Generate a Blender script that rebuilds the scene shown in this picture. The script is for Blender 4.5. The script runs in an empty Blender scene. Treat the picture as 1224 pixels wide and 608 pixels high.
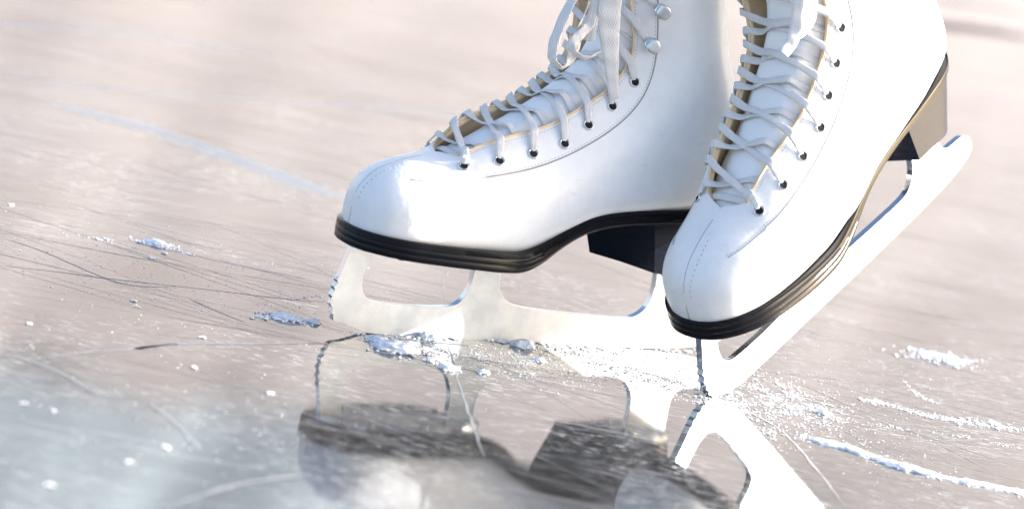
import bpy, bmesh, math, random
from mathutils import Vector, Matrix, noise
random.seed(7)
U = 0.01                                   # shapes are written in centimetres
sc = bpy.context.scene
COL = sc.collection

# ------------------------------------------------------------------ objects
def link(name, me, parent=None, mat=None):
    o = bpy.data.objects.new(name, me)
    COL.objects.link(o)
    if parent: o.parent = parent
    if mat:
        for m in (mat if isinstance(mat, (list, tuple)) else [mat]): me.materials.append(m)
    return o
def tag(o, label=None, cat=None, group=None, kind=None):
    if label: o['label'] = label
    if cat: o['category'] = cat
    if group: o['group'] = group
    if kind: o['kind'] = kind
    return o
def mesh(name, verts, faces, smooth=True, mi=None, recalc=False):
    me = bpy.data.meshes.new(name)
    me.from_pydata([tuple(Vector(v) * U) for v in verts], [], faces)
    if mi:
        for p, k in zip(me.polygons, mi): p.material_index = k
    if recalc:
        bm = bmesh.new(); bm.from_mesh(me); bmesh.ops.recalc_face_normals(bm, faces=bm.faces); bm.to_mesh(me); bm.free()
    if smooth: me.polygons.foreach_set('use_smooth', [True] * len(me.polygons))
    me.update()
    return me
class MB:
    def __init__(s): s.v = []; s.f = []
    def add(s, v, f):
        n = len(s.v); s.v += [Vector(p) for p in v]; s.f += [tuple(i + n for i in q) for q in f]
    def build(s, name, mat, parent=None, smooth=True, recalc=True):
        return link(name, mesh(name, s.v, s.f, smooth, recalc=recalc), parent, mat)
def catmull(p, n, closed=False):
    out = []; N = len(p); p = [Vector(q) for q in p]
    seg = N if closed else N - 1
    for i in range(seg):
        if closed: a, b, c, d = p[(i-1) % N], p[i], p[(i+1) % N], p[(i+2) % N]
        else: a, b, c, d = p[max(i-1, 0)], p[i], p[i+1], p[min(i+2, N-1)]
        for k in range(n):
            t = k / n
            out.append(0.5 * ((2*b) + (c-a)*t + (2*a-5*b+4*c-d)*t*t + (3*b-a-3*c+d)*t*t*t))
    if not closed: out.append(p[-1].copy())
    return out
def lerp(a, b, t): return a + (b - a) * t
def smooth01(t): t = max(0, min(1, t)); return t*t*(3-2*t)
def tube(mb, pts, r, k=8, cap=True):
    n = len(pts); vs = []; fs = []
    up = Vector((0.13, 0.31, 0.94))
    for i, p in enumerate(pts):
        t = (pts[min(i+1, n-1)] - pts[max(i-1, 0)]).normalized()
        a = t.cross(up).normalized(); b = t.cross(a)
        rr = r[i] if hasattr(r, '__len__') else r
        for j in range(k):
            q = 2*math.pi*j/k; vs.append(p + a*math.cos(q)*rr + b*math.sin(q)*rr)
    for i in range(n-1):
        for j in range(k): fs.append((i*k+j, i*k+(j+1) % k, (i+1)*k+(j+1) % k, (i+1)*k+j))
    if cap: fs += [tuple(range(k)), tuple(range((n-1)*k, n*k))]
    mb.add(vs, fs)

# ---------------------------------------------------------------- materials
def mat(name, col=(.8,.8,.8), rough=.5, metal=0, ior=1.45, coat=0, **kw):
    m = bpy.data.materials.new(name); m.use_nodes = True
    b = m.node_tree.nodes['Principled BSDF']
    b.inputs['Base Color'].default_value = (*col, 1); b.inputs['Roughness'].default_value = rough
    b.inputs['Metallic'].default_value = metal; b.inputs['IOR'].default_value = ior
    b.inputs['Coat Weight'].default_value = coat; b.inputs['Coat Roughness'].default_value = kw.get('coat_rough', .1)
    if 'sss' in kw:
        b.inputs['Subsurface Weight'].default_value = kw['sss']; b.inputs['Subsurface Radius'].default_value = (1, .9, .8); b.inputs['Subsurface Scale'].default_value = .004
    return m
class NT:
    def __init__(s, m): s.t = m.node_tree; s.b = s.t.nodes['Principled BSDF']
    def n(s, ty, **kw):
        x = s.t.nodes.new(ty)
        for k, v in kw.items():
            if k == 'ins':
                for a, c in v.items(): x.inputs[a].default_value = c
            else: setattr(x, k, v)
        return x
    def l(s, a, b): s.t.links.new(a, b)
    def coords(s, scale=(1,1,1), rot=(0,0,0), kind='Object'):
        c = s.n('ShaderNodeTexCoord'); m = s.n('ShaderNodeMapping')
        m.inputs['Scale'].default_value = scale; m.inputs['Rotation'].default_value = rot
        s.l(c.outputs[kind], m.inputs['Vector']); return m.outputs['Vector']
    def noise(s, vec, scale, detail=4, rough=.55, dist=0):
        x = s.n('ShaderNodeTexNoise', ins={'Scale': scale, 'Detail': detail, 'Roughness': rough, 'Distortion': dist})
        s.l(vec, x.inputs['Vector']); return x.outputs['Fac']
    def ramp(s, fac, stops):
        x = s.n('ShaderNodeValToRGB'); e = x.color_ramp.elements
        while len(e) < len(stops): e.new(.5)
        for q, (p, c) in zip(e, stops): q.position = p; q.color = (*c, 1) if hasattr(c, '__len__') else (c, c, c, 1)
        s.l(fac, x.inputs['Fac']); return x.outputs['Color']
    def mix(s, f, a, b, mode='MIX'):
        x = s.n('ShaderNodeMix', data_type='RGBA', blend_type=mode)
        for v, i in ((f, 0), (a, 6), (b, 7)):
            if hasattr(v, 'is_linked'): s.l(v, x.inputs[i])
            elif i == 0: x.inputs[0].default_value = v
            else: x.inputs[i].default_value = (*v, 1) if len(v) == 3 else v
        return x.outputs[2]
    def math(s, op, a, b=0.):
        x = s.n('ShaderNodeMath', operation=op)
        for i, v in enumerate((a, b)):
            if hasattr(v, 'is_linked'): s.l(v, x.inputs[i])
            else: x.inputs[i].default_value = v
        return x.outputs[0]
    def bump(s, h, strength, dist, prev=None):
        x = s.n('ShaderNodeBump', ins={'Strength': strength, 'Distance': dist})
        s.l(h, x.inputs['Height'])
        if prev: s.l(prev, x.inputs['Normal'])
        return x.outputs['Normal']

M = {}
# boot leather: white, slight grain, a few soft creases and scuffs
m = M['leather'] = mat('white_leather', (.82,.82,.815), .42, ior=1.45, coat=.25, coat_rough=.22, sss=.05); t = NT(m)
v = t.coords(); g = t.noise(v, 900, 3, .6); g2 = t.noise(v, 28, 4, .6, .4)
t.l(t.bump(g2, .45, .0022, t.bump(g, .14, .0003)), t.b.inputs['Normal'])
t.l(t.mix(t.ramp(t.noise(v, 45, 6, .7), [(.35, 0.), (.75, 1.)]), (.86,.86,.85), (.78,.775,.76)), t.b.inputs['Base Color'])
t.l(t.ramp(t.noise(v, 60, 5, .6), [(.3, .36), (.7, .52)]), t.b.inputs['Roughness'])
src = t.b.inputs['Base Color'].links[0].from_socket; sc_ = t.ramp(t.noise(t.coords((1, 1, 3.5), (.3,.6,.2)), 75, 7, .75), [(.60, 0.), (.72, .35)])
t.l(t.mix(sc_, src, (.55,.545,.53)), t.b.inputs['Base Color'])
m = M['lining'] = mat('tan_lining', (.52,.34,.18), .75); t = NT(m)
v = t.coords(); t.l(t.mix(t.noise(v, 260, 5, .7), (.68,.47,.26), (.90,.72,.50)), t.b.inputs['Base Color'])
t.l(t.bump(t.noise(v, 500, 3), .4, .0006), t.b.inputs['Normal'])
m = M['edge'] = mat('cream_leather_edge', (.72,.60,.44), .6); t = NT(m)
t.l(t.mix(t.noise(t.coords(), 400, 4), (.86,.68,.44), (.70,.50,.28)), t.b.inputs['Base Color'])
m = M['tongue'] = mat('white_tongue', (.86,.855,.845), .6, sss=.05); t = NT(m); v = t.coords()
t.l(t.bump(t.noise(v, 22, 4, .6, .5), .5, .003, t.bump(t.noise(v, 700, 2), .15, .0003)), t.b.inputs['Normal'])
m = M['lace'] = mat('cotton_lace', (.80,.785,.76), .85); t = NT(m); v = t.coords((1,1,1))
w = t.n('ShaderNodeTexWave', ins={'Scale': 420., 'Distortion': 2.5, 'Detail': 2}); t.l(v, w.inputs['Vector'])
t.l(t.bump(w.outputs['Fac'], .55, .0004, t.bump(t.noise(v, 1500, 2), .3, .0003)), t.b.inputs['Normal'])
t.l(t.mix(t.noise(v, 120, 4), (.70,.68,.655), (.80,.79,.775)), t.b.inputs['Base Color'])
m = M['stitch'] = mat('shaded_stitch_thread', (.42,.40,.38), .8)  # thread grey darkened to include its own small shadow
m = M['seam_shade'] = mat('seam_shadow_grey', (.33,.32,.32), .8)  # dark grey tube stands for the shadow along the seams
m = M['black'] = mat('black_rubber_sole', (.006,.006,.008), .26, ior=1.27, coat=.05, coat_rough=.08); t = NT(m); v = t.coords((1,1,6))
t.l(t.ramp(t.noise(v, 90, 5), [(.3, .15), (.7, .26)]), t.b.inputs['Roughness'])
t.l(t.bump(t.noise(v, 160, 4), .15, .0006), t.b.inputs['Normal'])
m = M['heelblack'] = mat('lacquered_heel', (.006,.009,.018), .15, ior=1.30, coat=.0); t = NT(m); v = t.coords((.4,.4,6))
t.l(t.bump(t.noise(v, 260, 3), .35, .0006), t.b.inputs['Normal'])
m = M['steel'] = mat('satin_chrome_blade', (.86,.86,.84), .30, .55); t = NT(m)
v = t.coords((1,1,5)); t.l(t.ramp(t.noise(v, 60, 5, .7), [(.3, .34), (.75, .5)]), t.b.inputs['Roughness'])
t.l(t.bump(t.noise(v, 900, 2), .08, .0002), t.b.inputs['Normal'])
t.l(t.mix(t.ramp(t.noise(t.coords(), 35, 6, .7), [(.38, 0.), (.66, 1.)]), (.70,.72,.73), (.50,.54,.58)), t.b.inputs['Base Color'])
m = M['edgesteel'] = mat('polished_blade_edge', (.55,.58,.62), .14, 1.0)
m = M['nickel'] = mat('nickel', (.70,.69,.67), .25, 1.0)
m = M['hole'] = mat('dark_hole', (.01,.01,.012), .9)
m = M['enamel'] = mat('white_enamel_hook', (.80,.80,.79), .3, coat=.4)
m = M['snow'] = mat('snow_grains', (.88,.90,.93), .75, sss=.0); t = NT(m)
t.l(t.bump(t.noise(t.coords(), 1200, 4, .7), .6, .0008), t.b.inputs['Normal'])
m = M['crack'] = mat('ice_crack', (.26,.27,.28), .55)
m = M['fine'] = mat('ice_scratch', (.24,.25,.26), .45)

# ---- ice: dark clear sheet, glossy, with frosted scuffs and fine skate cuts
m = M['ice'] = mat('lake_ice', (.1,.1,.1), .05, ior=2.5); t = NT(m)
ROT = math.radians(-18)
v = t.coords(); vs = t.coords((1.0, 3.2, 1), (0,0,ROT)); vc = t.coords((.6, 14, 1), (0,0,math.radians(-24))); vd = t.coords((1, 22, 1), (0,0,math.radians(9)))
big = t.noise(v, 2.3, 4, .6, .3)
frost = t.ramp(t.noise(vs, 16, 8, .68, .5), [(.50, 0.), (.74, 1.)])
speck = t.ramp(t.noise(t.coords((.45, 2.4, 1), (0,0,math.radians(-10))), 230, 5, .7), [(.53, 0.), (.65, 1.)])
clus = t.ramp(t.noise(v, 9, 5, .6, .6), [(.36, 0.), (.62, 1.)])
cut1 = t.ramp(t.noise(vc, 11, 5, .6), [(.625, 0.), (.665, 1.)])
cut2 = t.ramp(t.noise(vd, 8, 5, .6), [(.635, 0.), (.67, 1.)])
cuts = t.math('MAXIMUM', cut1, cut2)
fr = t.math('MAXIMUM', t.math('MULTIPLY', frost, .10), t.math('MAXIMUM', t.math('MULTIPLY', t.math('MULTIPLY', speck, clus), .8), t.math('MULTIPLY', cuts, .28)))
base = t.mix(t.ramp(big, [(.38, 0.), (.62, 1.)]), (.036,.032,.030), (.030,.033,.035))
t.l(t.mix(fr, base, (.66,.68,.70)), t.b.inputs['Base Color'])
t.l(t.ramp(fr, [(0., .010), (.2, .014), (.5, .12), (1., .45)]), t.b.inputs['Roughness'])
n1 = t.bump(t.noise(vs, 9, 3, .5), .008, .002)
n2 = t.bump(t.noise(t.coords((.55, 1.7, 1), (0,0,math.radians(-8))), 170, 4, .62), .042, .0004, n1)
n3 = t.bump(cuts, -.15, .0004, n2)
t.l(n3, t.b.inputs['Normal'])

# ------------------------------------------------------------------- camera
CAMP = Vector((0, -196.692, 36.445))
RR = Matrix(((.98131, .035059, .189213), (-.192434, .178784, .964886), (0, .983264, -.182188)))
F = 3737.14
cam = bpy.data.cameras.new('camera'); co = bpy.data.objects.new('camera', cam); COL.objects.link(co); sc.camera = co
cam.sensor_width = 36; cam.lens = F / 1224 * 36; cam.clip_start = .05; cam.clip_end = 2000
mw = Matrix((RR[0], RR[1], -RR[2])).transposed().to_4x4(); mw.translation = CAMP * U; co.matrix_world = mw
cam.dof.use_dof = True; cam.dof.focus_distance = 1.72; cam.dof.aperture_fstop = 7.0
def ice_at(px, py, z=0.):
    """where the sight line through a photo pixel meets the ice (cm)"""
    r = RR.transposed() @ Vector(((px - 612) / F, -(py - 304) / F, 1.)); k = (z - CAMP.z) / r.z
    return CAMP + r * k

# --------------------------------------------------------- the boot's surface
# sections fan from the toe round the ankle up the shaft: top point, bottom point, half width, roundness
SEC = [ # Tx,Tz, Bx,Bz, w, vm, at,bt, ab,bb
 (-.12,7.0, -.12,5.5, 0.02,.50, 2.0,2.0, 3.5,3.0),
 (-.02,7.8, -.02,5.5, 0.80,.50, 2.1,2.1, 3.5,3.0),
 (.30, 8.40, .30,5.5, 1.60,.55, 2.1,2.1, 4.0,3.0),
 (1.1,9.10, 1.1,5.5, 2.48,.60, 2.1,2.1, 4.5,3.0),
 (2.5,9.70, 2.5,5.5, 3.14,.62, 2.1,2.0, 5.0,3.0),
 (4.5,10.3, 4.5,5.45, 3.50,.62, 2.0,1.9, 5.0,3.0),
 (6.4,11.5, 6.8,5.4, 3.60,.62, 1.8,1.8, 5.0,3.0),
 (8.35,12.85, 9.2,5.4, 3.45,.62, 1.65,1.6, 5.0,3.0),
 (10.1,14.1, 11.5,6.3, 3.30,.60, 1.6,1.5, 5.0,3.0),
 (11.6,15.4, 14.3,7.6, 3.20,.58, 1.6,1.5, 5.0,3.0),
 (12.6,16.55, 17.8,8.1, 3.15,.56, 1.6,1.5, 5.0,3.0),
 (13.1,17.7, 21.3,8.4, 3.12,.54, 1.65,1.55, 4.2,2.8),
 (13.25,18.85, 24.2,9.3, 3.08,.52, 1.7,1.65, 3.2,2.4),
 (13.2,19.9, 24.9,12.0, 3.08,.50, 1.8,1.75, 2.5,2.1),
 (13.15,21.0, 23.8,14.8, 3.18,.48, 1.9,1.85, 2.1,2.0),
 (13.05,22.3, 22.6,17.8, 3.38,.48, 2.0,1.9, 2.0,2.0),
 (12.9,23.8, 21.9,21.0, 3.60,.48, 2.0,2.0, 2.0,2.0),
 (12.8,25.4, 21.8,24.4, 3.80,.48, 2.0,2.0, 2.0,2.0)]
def shear(z): return .165 * (z - 8.5 if z > 10 else max(0, z - 7)**2 / 6)        # the ankle leans a little to the far side
NS = len(SEC) - 1
def sec(s):
    s = max(0, min(NS - 1e-6, s)); i = int(s); t = s - i
    a, b, c, d = SEC[max(i-1,0)], SEC[i], SEC[i+1], SEC[min(i+2, NS)]
    out = []
    for k in range(10):
        if i == 0 and k == 4: out.append(SEC[1][4] * math.sqrt(t + 1e-4)); continue
        m1 = (c[k]-a[k]) / 2; m2 = (d[k]-b[k]) / 2; h = c[k]-b[k]
        out.append((2*t**3-3*t*t+1)*b[k] + (t**3-2*t*t+t)*m1 + (-2*t**3+3*t*t)*c[k] + (t**3-t*t)*m2)
    return out
S0 = 5.05                                    # where the lacing opening begins
def yo(s): return 0 if s < S0 else 1.30 * math.sqrt(min(1, (s - S0) / .35)) + .75 * smooth01((s - S0) / 4.0)
def halfprofile(c, n=60):
    """points from the top ridge down one side to the bottom: (v, y)"""
    Tx,Tz,Bx,Bz,w,vm,at,bt,ab,bb = c; out = []
    for i in range(n + 1):
        q = i / n
        if q < .5: t = max(0., math.cos(q * math.pi)); v = vm*(1-t); y = w*max(0, 1 - t**at)**(1/bt)
        else: t = min(1., max(0., -math.cos(q * math.pi))); v = vm + (1-vm)*t; y = w*max(0, 1 - t**ab)**(1/bb)
        out.append((v, y))
    return out
from functools import lru_cache
@lru_cache(maxsize=4000)
def section(s):
    """the section as a polyline with arc lengths, near edge of the opening -> bottom -> far edge"""
    c = sec(s); T = Vector((c[0],0,c[1])); B = Vector((c[2],0,c[3])); hp = halfprofile(c); y0 = min(yo(s), c[4]*.8)
    # the same half profile trimmed at the opening
    k = 0
    while k < len(hp) - 1 and hp[k][1] < y0 and hp[k+1][1] < y0: k += 1
    if y0 > 0:
        a, b = hp[k], hp[k+1]; t = (y0 - a[1]) / max(1e-6, b[1]-a[1]); hp2 = [(lerp(a[0],b[0],t), y0)] + hp[k+1:]
    else: hp2 = hp
    near = [T + (B-T)*v + Vector((0,-y,0)) for v, y in hp2]
    far = [Vector((p.x, -p.y, p.z)) for p in near[:-1]][::-1]
    # the far flap stands a little open
    if s > S0:
        lift = .75 * smooth01((s - S0) / 1.4) + .5 * smooth01((s - 9.5) / 3); out = (T-B).normalized(); L = 0
        prev = far[-1]
        for i in range(len(far)-1, -1, -1):
            L += (far[i]-prev).length; prev = far[i]; f = smooth01(1 - L/2.6)
            far[i] = far[i] + out*lift*f*.62 + Vector((0, (.22*lift + .95*smooth01((s - 8.5)/3.5))*f, 0))
    pts = [p + Vector((0, shear(p.z), 0)) for p in near + far]
    L = [0]
    for a, b in zip(pts, pts[1:]): L.append(L[-1] + (b-a).length)
    return pts, L
def S(s, u):
    pts, L = section(round(s, 4)); d = u * L[-1]
    lo, hi = 0, len(L)-1
    while hi - lo > 1:
        m_ = (lo+hi)//2
        if L[m_] <= d: lo = m_
        else: hi = m_
    t = (d - L[lo]) / max(1e-6, L[hi]-L[lo]); return pts[lo].lerp(pts[hi], t)
def N(s, u):
    e = .04; a = S(min(NS-.001, s+e), u) - S(max(0.01, s-e), u); b = S(s, min(1, u+.01)) - S(s, max(0, u-.01))
    n = a.cross(b); 
    if n.length < 1e-9: return Vector((0,0,1))
    n.normalize(); c = sec(s); mid = Vector(((c[0]+c[2])/2, 0, (c[1]+c[3])/2))
    return n if n.dot(S(s,u) - mid) > 0 else -n
def locate(p, side='near', wy=1.):
    """nearest (s,u) of the surface to a measured point"""
    best = None; P = Vector(p)
    rng = [i/60 for i in range(0, 30)] if side == 'near' else [1 - i/60 for i in range(0, 30)]
    for i in range(20, NS*10):
        s = i/10
        for u in rng:
            q = S(s, u) - P; d = q.x*q.x + wy*q.y*q.y + q.z*q.z
            if best is None or d < best[0]: best = (d, s, u)
    _, s, u = best; h = .05; g = .008
    for _ in range(30):
        for ds, du in ((h,0),(-h,0),(0,g),(0,-g)):
            s2 = min(NS-.01, max(0, s+ds)); u2 = min(1, max(0, u+du)); q = S(s2,u2)-P; d = q.x*q.x + wy*q.y*q.y + q.z*q.z
            if d < best[0]: best = (d, s2, u2)
        s, u = best[1:]; h *= .8; g *= .8
    return s, u

def root(name, loc, rot3):
    e = bpy.data.objects.new(name, None); COL.objects.link(e); e.empty_display_size = .02
    m4 = rot3.to_4x4(); m4.translation = loc; e.matrix_world = m4; return e
def pose(yaw, pitch, lean):
    return Matrix.Rotation(yaw, 3, 'Z') @ Matrix.Rotation(-pitch, 3, 'Y') @ Matrix.Rotation(lean, 3, 'X')

left = root('ice_skate', Vector((-8.89, -32.46, 0)) * U, pose(math.radians(33.8), 0, math.radians(1.6)))

# ---- upper
def make_upper(par):
    ns, nu = 150, 110; vs = []; fs = []
    ss = []
    for i in range(ns+1):
        t = i/ns; ss.append((t*NS) if t*NS > 1 else (t*NS)**1.0)
    ss = [.002 + .25*(k/6)**2 for k in range(6)] + [s for s in ss if s > .26]
    ss[-1] = NS - 1e-4
    # extra rows at the throat
    ss = sorted(set([round(s, 4) for s in ss] + [S0 + .02*k for k in range(1, 12)]))
    for s in ss:
        for j in range(nu+1):
            vs.append(S(s, j/nu))
    n = len(ss)
    for i in range(n-1):
        for j in range(nu):
            a = i*(nu+1)+j; fs.append((a, a+1, a+nu+2, a+nu+1))
    bm = bmesh.new()
    bv = [bm.verts.new(v*U) for v in vs]
    for f in fs: bm.faces.new([bv[k] for k in f])
    # weld the closed part over the toe
    bmesh.ops.remove_doubles(bm, verts=bm.verts, dist=1e-5)
    bm.normal_update()
    # orient outward
    f = max(bm.faces, key=lambda f: -f.calc_center_median().y)
    if f.normal.y > 0: bmesh.ops.reverse_faces(bm, faces=bm.faces)
    me = bpy.data.meshes.new('boot_upper'); bm.to_mesh(me); bm.free()
    me.polygons.foreach_set('use_smooth', [True]*len(me.polygons))
    o = link('boot_upper', me, par, [M['leather'], M['lining'], M['edge']])
    so = o.modifiers.new('thickness', 'SOLIDIFY'); so.thickness = .28*U; so.offset = -1; so.material_offset = 1; so.material_offset_rim = 2; so.use_even_offset = False
    return o
upper = make_upper(left)

# ---- tongue
def TG(s, y, off=0.):
    c = sec(s); T = Vector((c[0],0,c[1])); B = Vector((c[2],0,c[3])); H = (B-T).length; d = (B-T)/H; w = c[4]
    def vy(q):
        q = min(.985, abs(q)/w); return c[5]*(1 - max(0, 1 - q**c[7])**(1/c[6]))*H      # depth below the ridge where the boot is this wide
    ed = vy(yo(s)); h0 = vy(y); k = ed*.42
    dep = h0 if h0 > k*1.6 else lerp(k, h0, (h0/(k*1.6))**2) if k > 0 else h0
    ins = .40 + .26*smooth01((y + .2)/1.8)*smooth01((s - S0)/1.2)
    return T + d * (dep + ins - off) + Vector((0, y + shear(T.z - .6), 0))
mb = MB(); ns, ny = 90, 20; vs = []; fs = []
for i in range(ns+1):
    s = lerp(S0 - .15, NS - .02, i/ns)
    for j in range(ny+1):
        y = lerp(-1, 1, j/ny) * (yo(max(s, S0)) + .45); wr = .05*math.sin(s*6.3 + y*1.7)*smooth01((s-5.5)/2)
        vs.append(TG(s, y, wr*.5 - .15*smooth01((S0+.4 - s)/.5)))
for i in range(ns):
    for j in range(ny): a = i*(ny+1)+j; fs.append((a, a+1, a+ny+2, a+ny+1))
mb.add(vs, fs); tongue = mb.build('tongue', M['tongue'], left)
if tongue.data.polygons[len(tongue.data.polygons)//3].normal.dot(Vector((-.7,0,.7))) < 0: tongue.data.flip_normals()
so = tongue.modifiers.new('thickness', 'SOLIDIFY'); so.thickness = .3*U; so.offset = -1

# ---- seams
def seam_on(mbx, su, r, off=0., n=10, k=6):
    pts = catmull([Vector((s, u, 0)) for s, u in su], n); tube(mbx, [S(p.x, p.y) + N(p.x, p.y)*off for p in pts], r, k)
def stitches(mbx, su, off, pitch=.22, ln=.13, r=.022):
    pts = [S(p.x, p.y) + N(p.x, p.y)*off for p in catmull([Vector((s, u, 0)) for s, u in su], 40)]
    acc = 0; nxt = 0
    for a, b in zip(pts, pts[1:]):
        L = (b-a).length; 
        if L < 1e-6: continue
        while acc + L > nxt:
            p = a.lerp(b, (nxt-acc)/L); d = (b-a).normalized()
            tube(mbx, [p - d*ln*.5, p, p + d*ln*.5], [r*.5, r, r*.5], 5); nxt += pitch
        acc += L
seam_pts = [(3.0,-1.9,9.4),(3.9,-2.3,9.4),(5.7,-2.5,9.55),(8.2,-2.6,10.0),(11.2,-2.6,11.2),(14.0,-2.5,13.6),(15.6,-2.4,15.7),(16.2,-2.5,17.6),(16.2,-2.8,20.3),(16.3,-3.0,22.8)]
su_near = [(s, d_ / section(round(s, 4))[1][-1]) for s, d_ in ((3.75,2.0),(4.1,2.35),(4.5,2.6),(5.05,2.8),(5.1,2.4),(5.2,2.1),(5.4,1.9),(6.2,2.15),(7.5,2.2),(9,2.1),(10.5,2.05),(12,1.95),(13.5,2.0),(15,2.1),(16.8,2.2))]
su_far = [(s, 1-u) for s, u in su_near]
from mathutils.bvhtree import BVHTree
def grid_bvh(parts):
    v = []; f = []
    for fn, na, nb in parts:
        o = len(v)
        for i in range(na+1):
            for j in range(nb+1): v.append(fn(i/na, j/nb))
        for i in range(na):
            for j in range(nb): a = o + i*(nb+1)+j; f.append((a, a+1, a+nb+2, a+nb+1))
    return BVHTree.FromPolygons(v, f)
for side in (0, 1):
    bv = grid_bvh([((lambda a, b: S(lerp(2.5, NS-.01, a), .35*b)) if side == 0 else (lambda a, b: S(lerp(2.5, NS-.01, a), 1-.35*b)), 170, 40)])
    P = [S(q.x, q.y if side == 0 else 1-q.y) for q in catmull([Vector((a, b, 0)) for a, b in su_near], 10)]
    for _ in range(60): P = [P[0]] + [(P[i-1]+P[i]*2+P[i+1])/4 for i in range(1, len(P)-1)] + [P[-1]]
    out = []
    for p in P: q = bv.find_nearest(p); n_ = q[1] if q[1].y*(1 if side else -1) > -.3 and (q[1].dot(Vector((0, 1 if side else -1, .5))) > 0) else -q[1]; out.append((q[0], n_))
    mb = MB(); tube(mb, [p - n_*.012 for p, n_ in out], .045, 6); mb.build('panel_seam', M['seam_shade'], upper)
    mb = MB(); acc = 0; nxt = 0
    for (a, na), (b, nb_) in zip(out, out[1:]):
        L = (b-a).length
        while L > 1e-6 and acc + L > nxt:
            d_ = (b-a)/L; p = a.lerp(b, (nxt-acc)/L) + d_.cross(na).normalized()*(.13 if side else -.13); tube(mb, [p - d_*.06, p, p + d_*.06], [.01,.02,.01], 5); nxt += .22
        acc += L
    mb.build('seam_stitching', M['stitch'], upper)
mb = MB(); us = .012
ctr = [(1.0, us), (1.6, us), (2.2, us), (3.0, us), (3.7, us)]
stitches(mb, [(.9, .075), (1.35, .055), (2.0, .045), (2.7, .040), (3.3, .036), (3.9, .028)], .004, .30, .10, .032)
mb.build('toe_stitching', M['stitch'], upper)
mb = MB()
seam_on(mb, [(.9, .0), (1.5, 0.), (2.2, 0.), (3.0, 0.), (3.8, 0.), (4.6, 0.)], .022, -.008)
mb.build('toe_seam', M['seam_shade'], upper)
# stitched border along each facing
for e in (1, -1):
    mb = MB(); su = []
    for s in [5.4 + .6*k for k in range(21)]:
        L = section(round(s, 4))[1][-1]; u = .28/L; su.append((s, u if e > 0 else 1-u))
    stitches(mb, su, .0, .2, .12, .02); mb.build('facing_stitching', M['stitch'], upper)

for e in (1, -1):
    mb = MB(); pts = []
    for k in range(90):
        s = lerp(S0 + .30, NS - .05, k/89); L = section(round(s, 4))[1][-1]; u = .03/L; u = u if e > 0 else 1-u; pts.append(S(s, u) + N(s, u)*.0)
    tube(mb, pts, .085, 8); mb.build('facing_piping', M['edge'], upper)

# ---- eyelets and hooks
EY = [(5.33,-1.22,9.79),(7.20,-1.69,10.32),(9.26,-1.60,10.92),(11.12,-1.57,11.76),(12.55,-1.60,12.95),(13.93,-1.57,14.30),(15.23,-1.30,15.71)]
EYP = []
for p in EY: s, u = locate(p, 'near', .3); Ls = section(round(s, 4))[1][-1]; EYP.append((s, min(1.35, max(.92, u*Ls))/Ls))
def eyelet(s, u):
    p = S(s, u); n = N(s, u); a = n.cross(Vector((.3,.2,.9))).normalized(); b = n.cross(a); vs = []; fs = []; K = 16
    prof = [(.33,-.06),(.32,.07),(.27,.10),(.22,.07),(.20,-.02)]
    for r, h in prof:
        for j in range(K):
            q = 2*math.pi*j/K; vs.append(p + (a*math.cos(q)+b*math.sin(q))*r + n*h)
    for i in range(len(prof)-1):
        for j in range(K): fs.append((i*K+j, i*K+(j+1) % K, (i+1)*K+(j+1) % K, (i+1)*K+j))
    mb = MB(); mb.add(vs, fs); o = mb.build('eyelet', M['nickel'], upper)
    vs = [p + (a*math.cos(2*math.pi*j/K)+b*math.sin(2*math.pi*j/K))*.215 + n*.055 for j in range(K)]
    h = link('eyelet_hole', mesh('eyelet_hole', vs, [tuple(range(K))], False), upper, M['hole'])
    return o

EYN = []; EYF = []
for s, u in EYP:
    eyelet(s, u); EYN.append((s, u)); eyelet(s, 1-u); EYF.append((s, 1-u))
def hook(s, u, m_):
    p = S(s, u); n = N(s, u); sg = 1 if u < .5 else -1
    fwd = (S(s, max(0, min(1, u - sg*.03))) - p).normalized(); mb = MB()
    pts = catmull([p + fwd*.30 + n*.02, p + fwd*.22 + n*.34, p - fwd*.10 + n*.50, p - fwd*.62 + n*.38], 6)
    side = fwd.cross(n).normalized(); vs = []; fs = []; k = 9
    for i, q in enumerate(pts):
        f = i/(len(pts)-1); w = lerp(.22, .50, smooth01(f*1.3))*.82 * (math.sqrt(max(0.03, 1-((f-.72)/.29)**2)) if f > .72 else 1)
        t = (pts[min(i+1, len(pts)-1)] - pts[max(0, i-1)]).normalized(); nn = side.cross(t)
        for e in (-1, 1):
            for j in range(5): vs.append(q + side*w*(j/2-1) + nn*e*.045)
    for i in range(len(pts)-1):
        A = i*10; B_ = A+10
        for j in range(4): fs += [(A+j, A+j+1, B_+j+1, B_+j), (A+5+j, B_+5+j, B_+6+j, A+6+j)]
        fs += [(A, B_, B_+5, A+5), (A+4, A+9, B_+9, B_+4)]
    mb.add(vs, fs)
    # rivet plate
    K = 14; vs = []; a = side; b = fwd
    for r, h in ((.30,-.05),(.28,.07),(.0,.09)):
        for j in range(K): q = 2*math.pi*j/K; vs.append(p + fwd*.05 + (a*math.cos(q)+b*math.sin(q))*r + n*h)
    mb.add(vs, [(i*K+j, i*K+(j+1) % K, (i+1)*K+(j+1) % K, (i+1)*K+j) for i in range(2) for j in range(K)])
    o = mb.build('hook', m_, upper); bv = o.modifiers.new('b', 'SUBSURF'); bv.levels = 1; bv.render_levels = 1
HK = [(15.9,-1.7,17.75),(16.0,-1.8,19.7),(15.9,-1.8,21.6),(15.8,-1.8,23.5)]
HKP = [locate(p, 'near', .3) for p in HK]
for s, u in HKP: hook(s, u, M['nickel']); hook(s, 1-u, M['nickel'])

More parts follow.
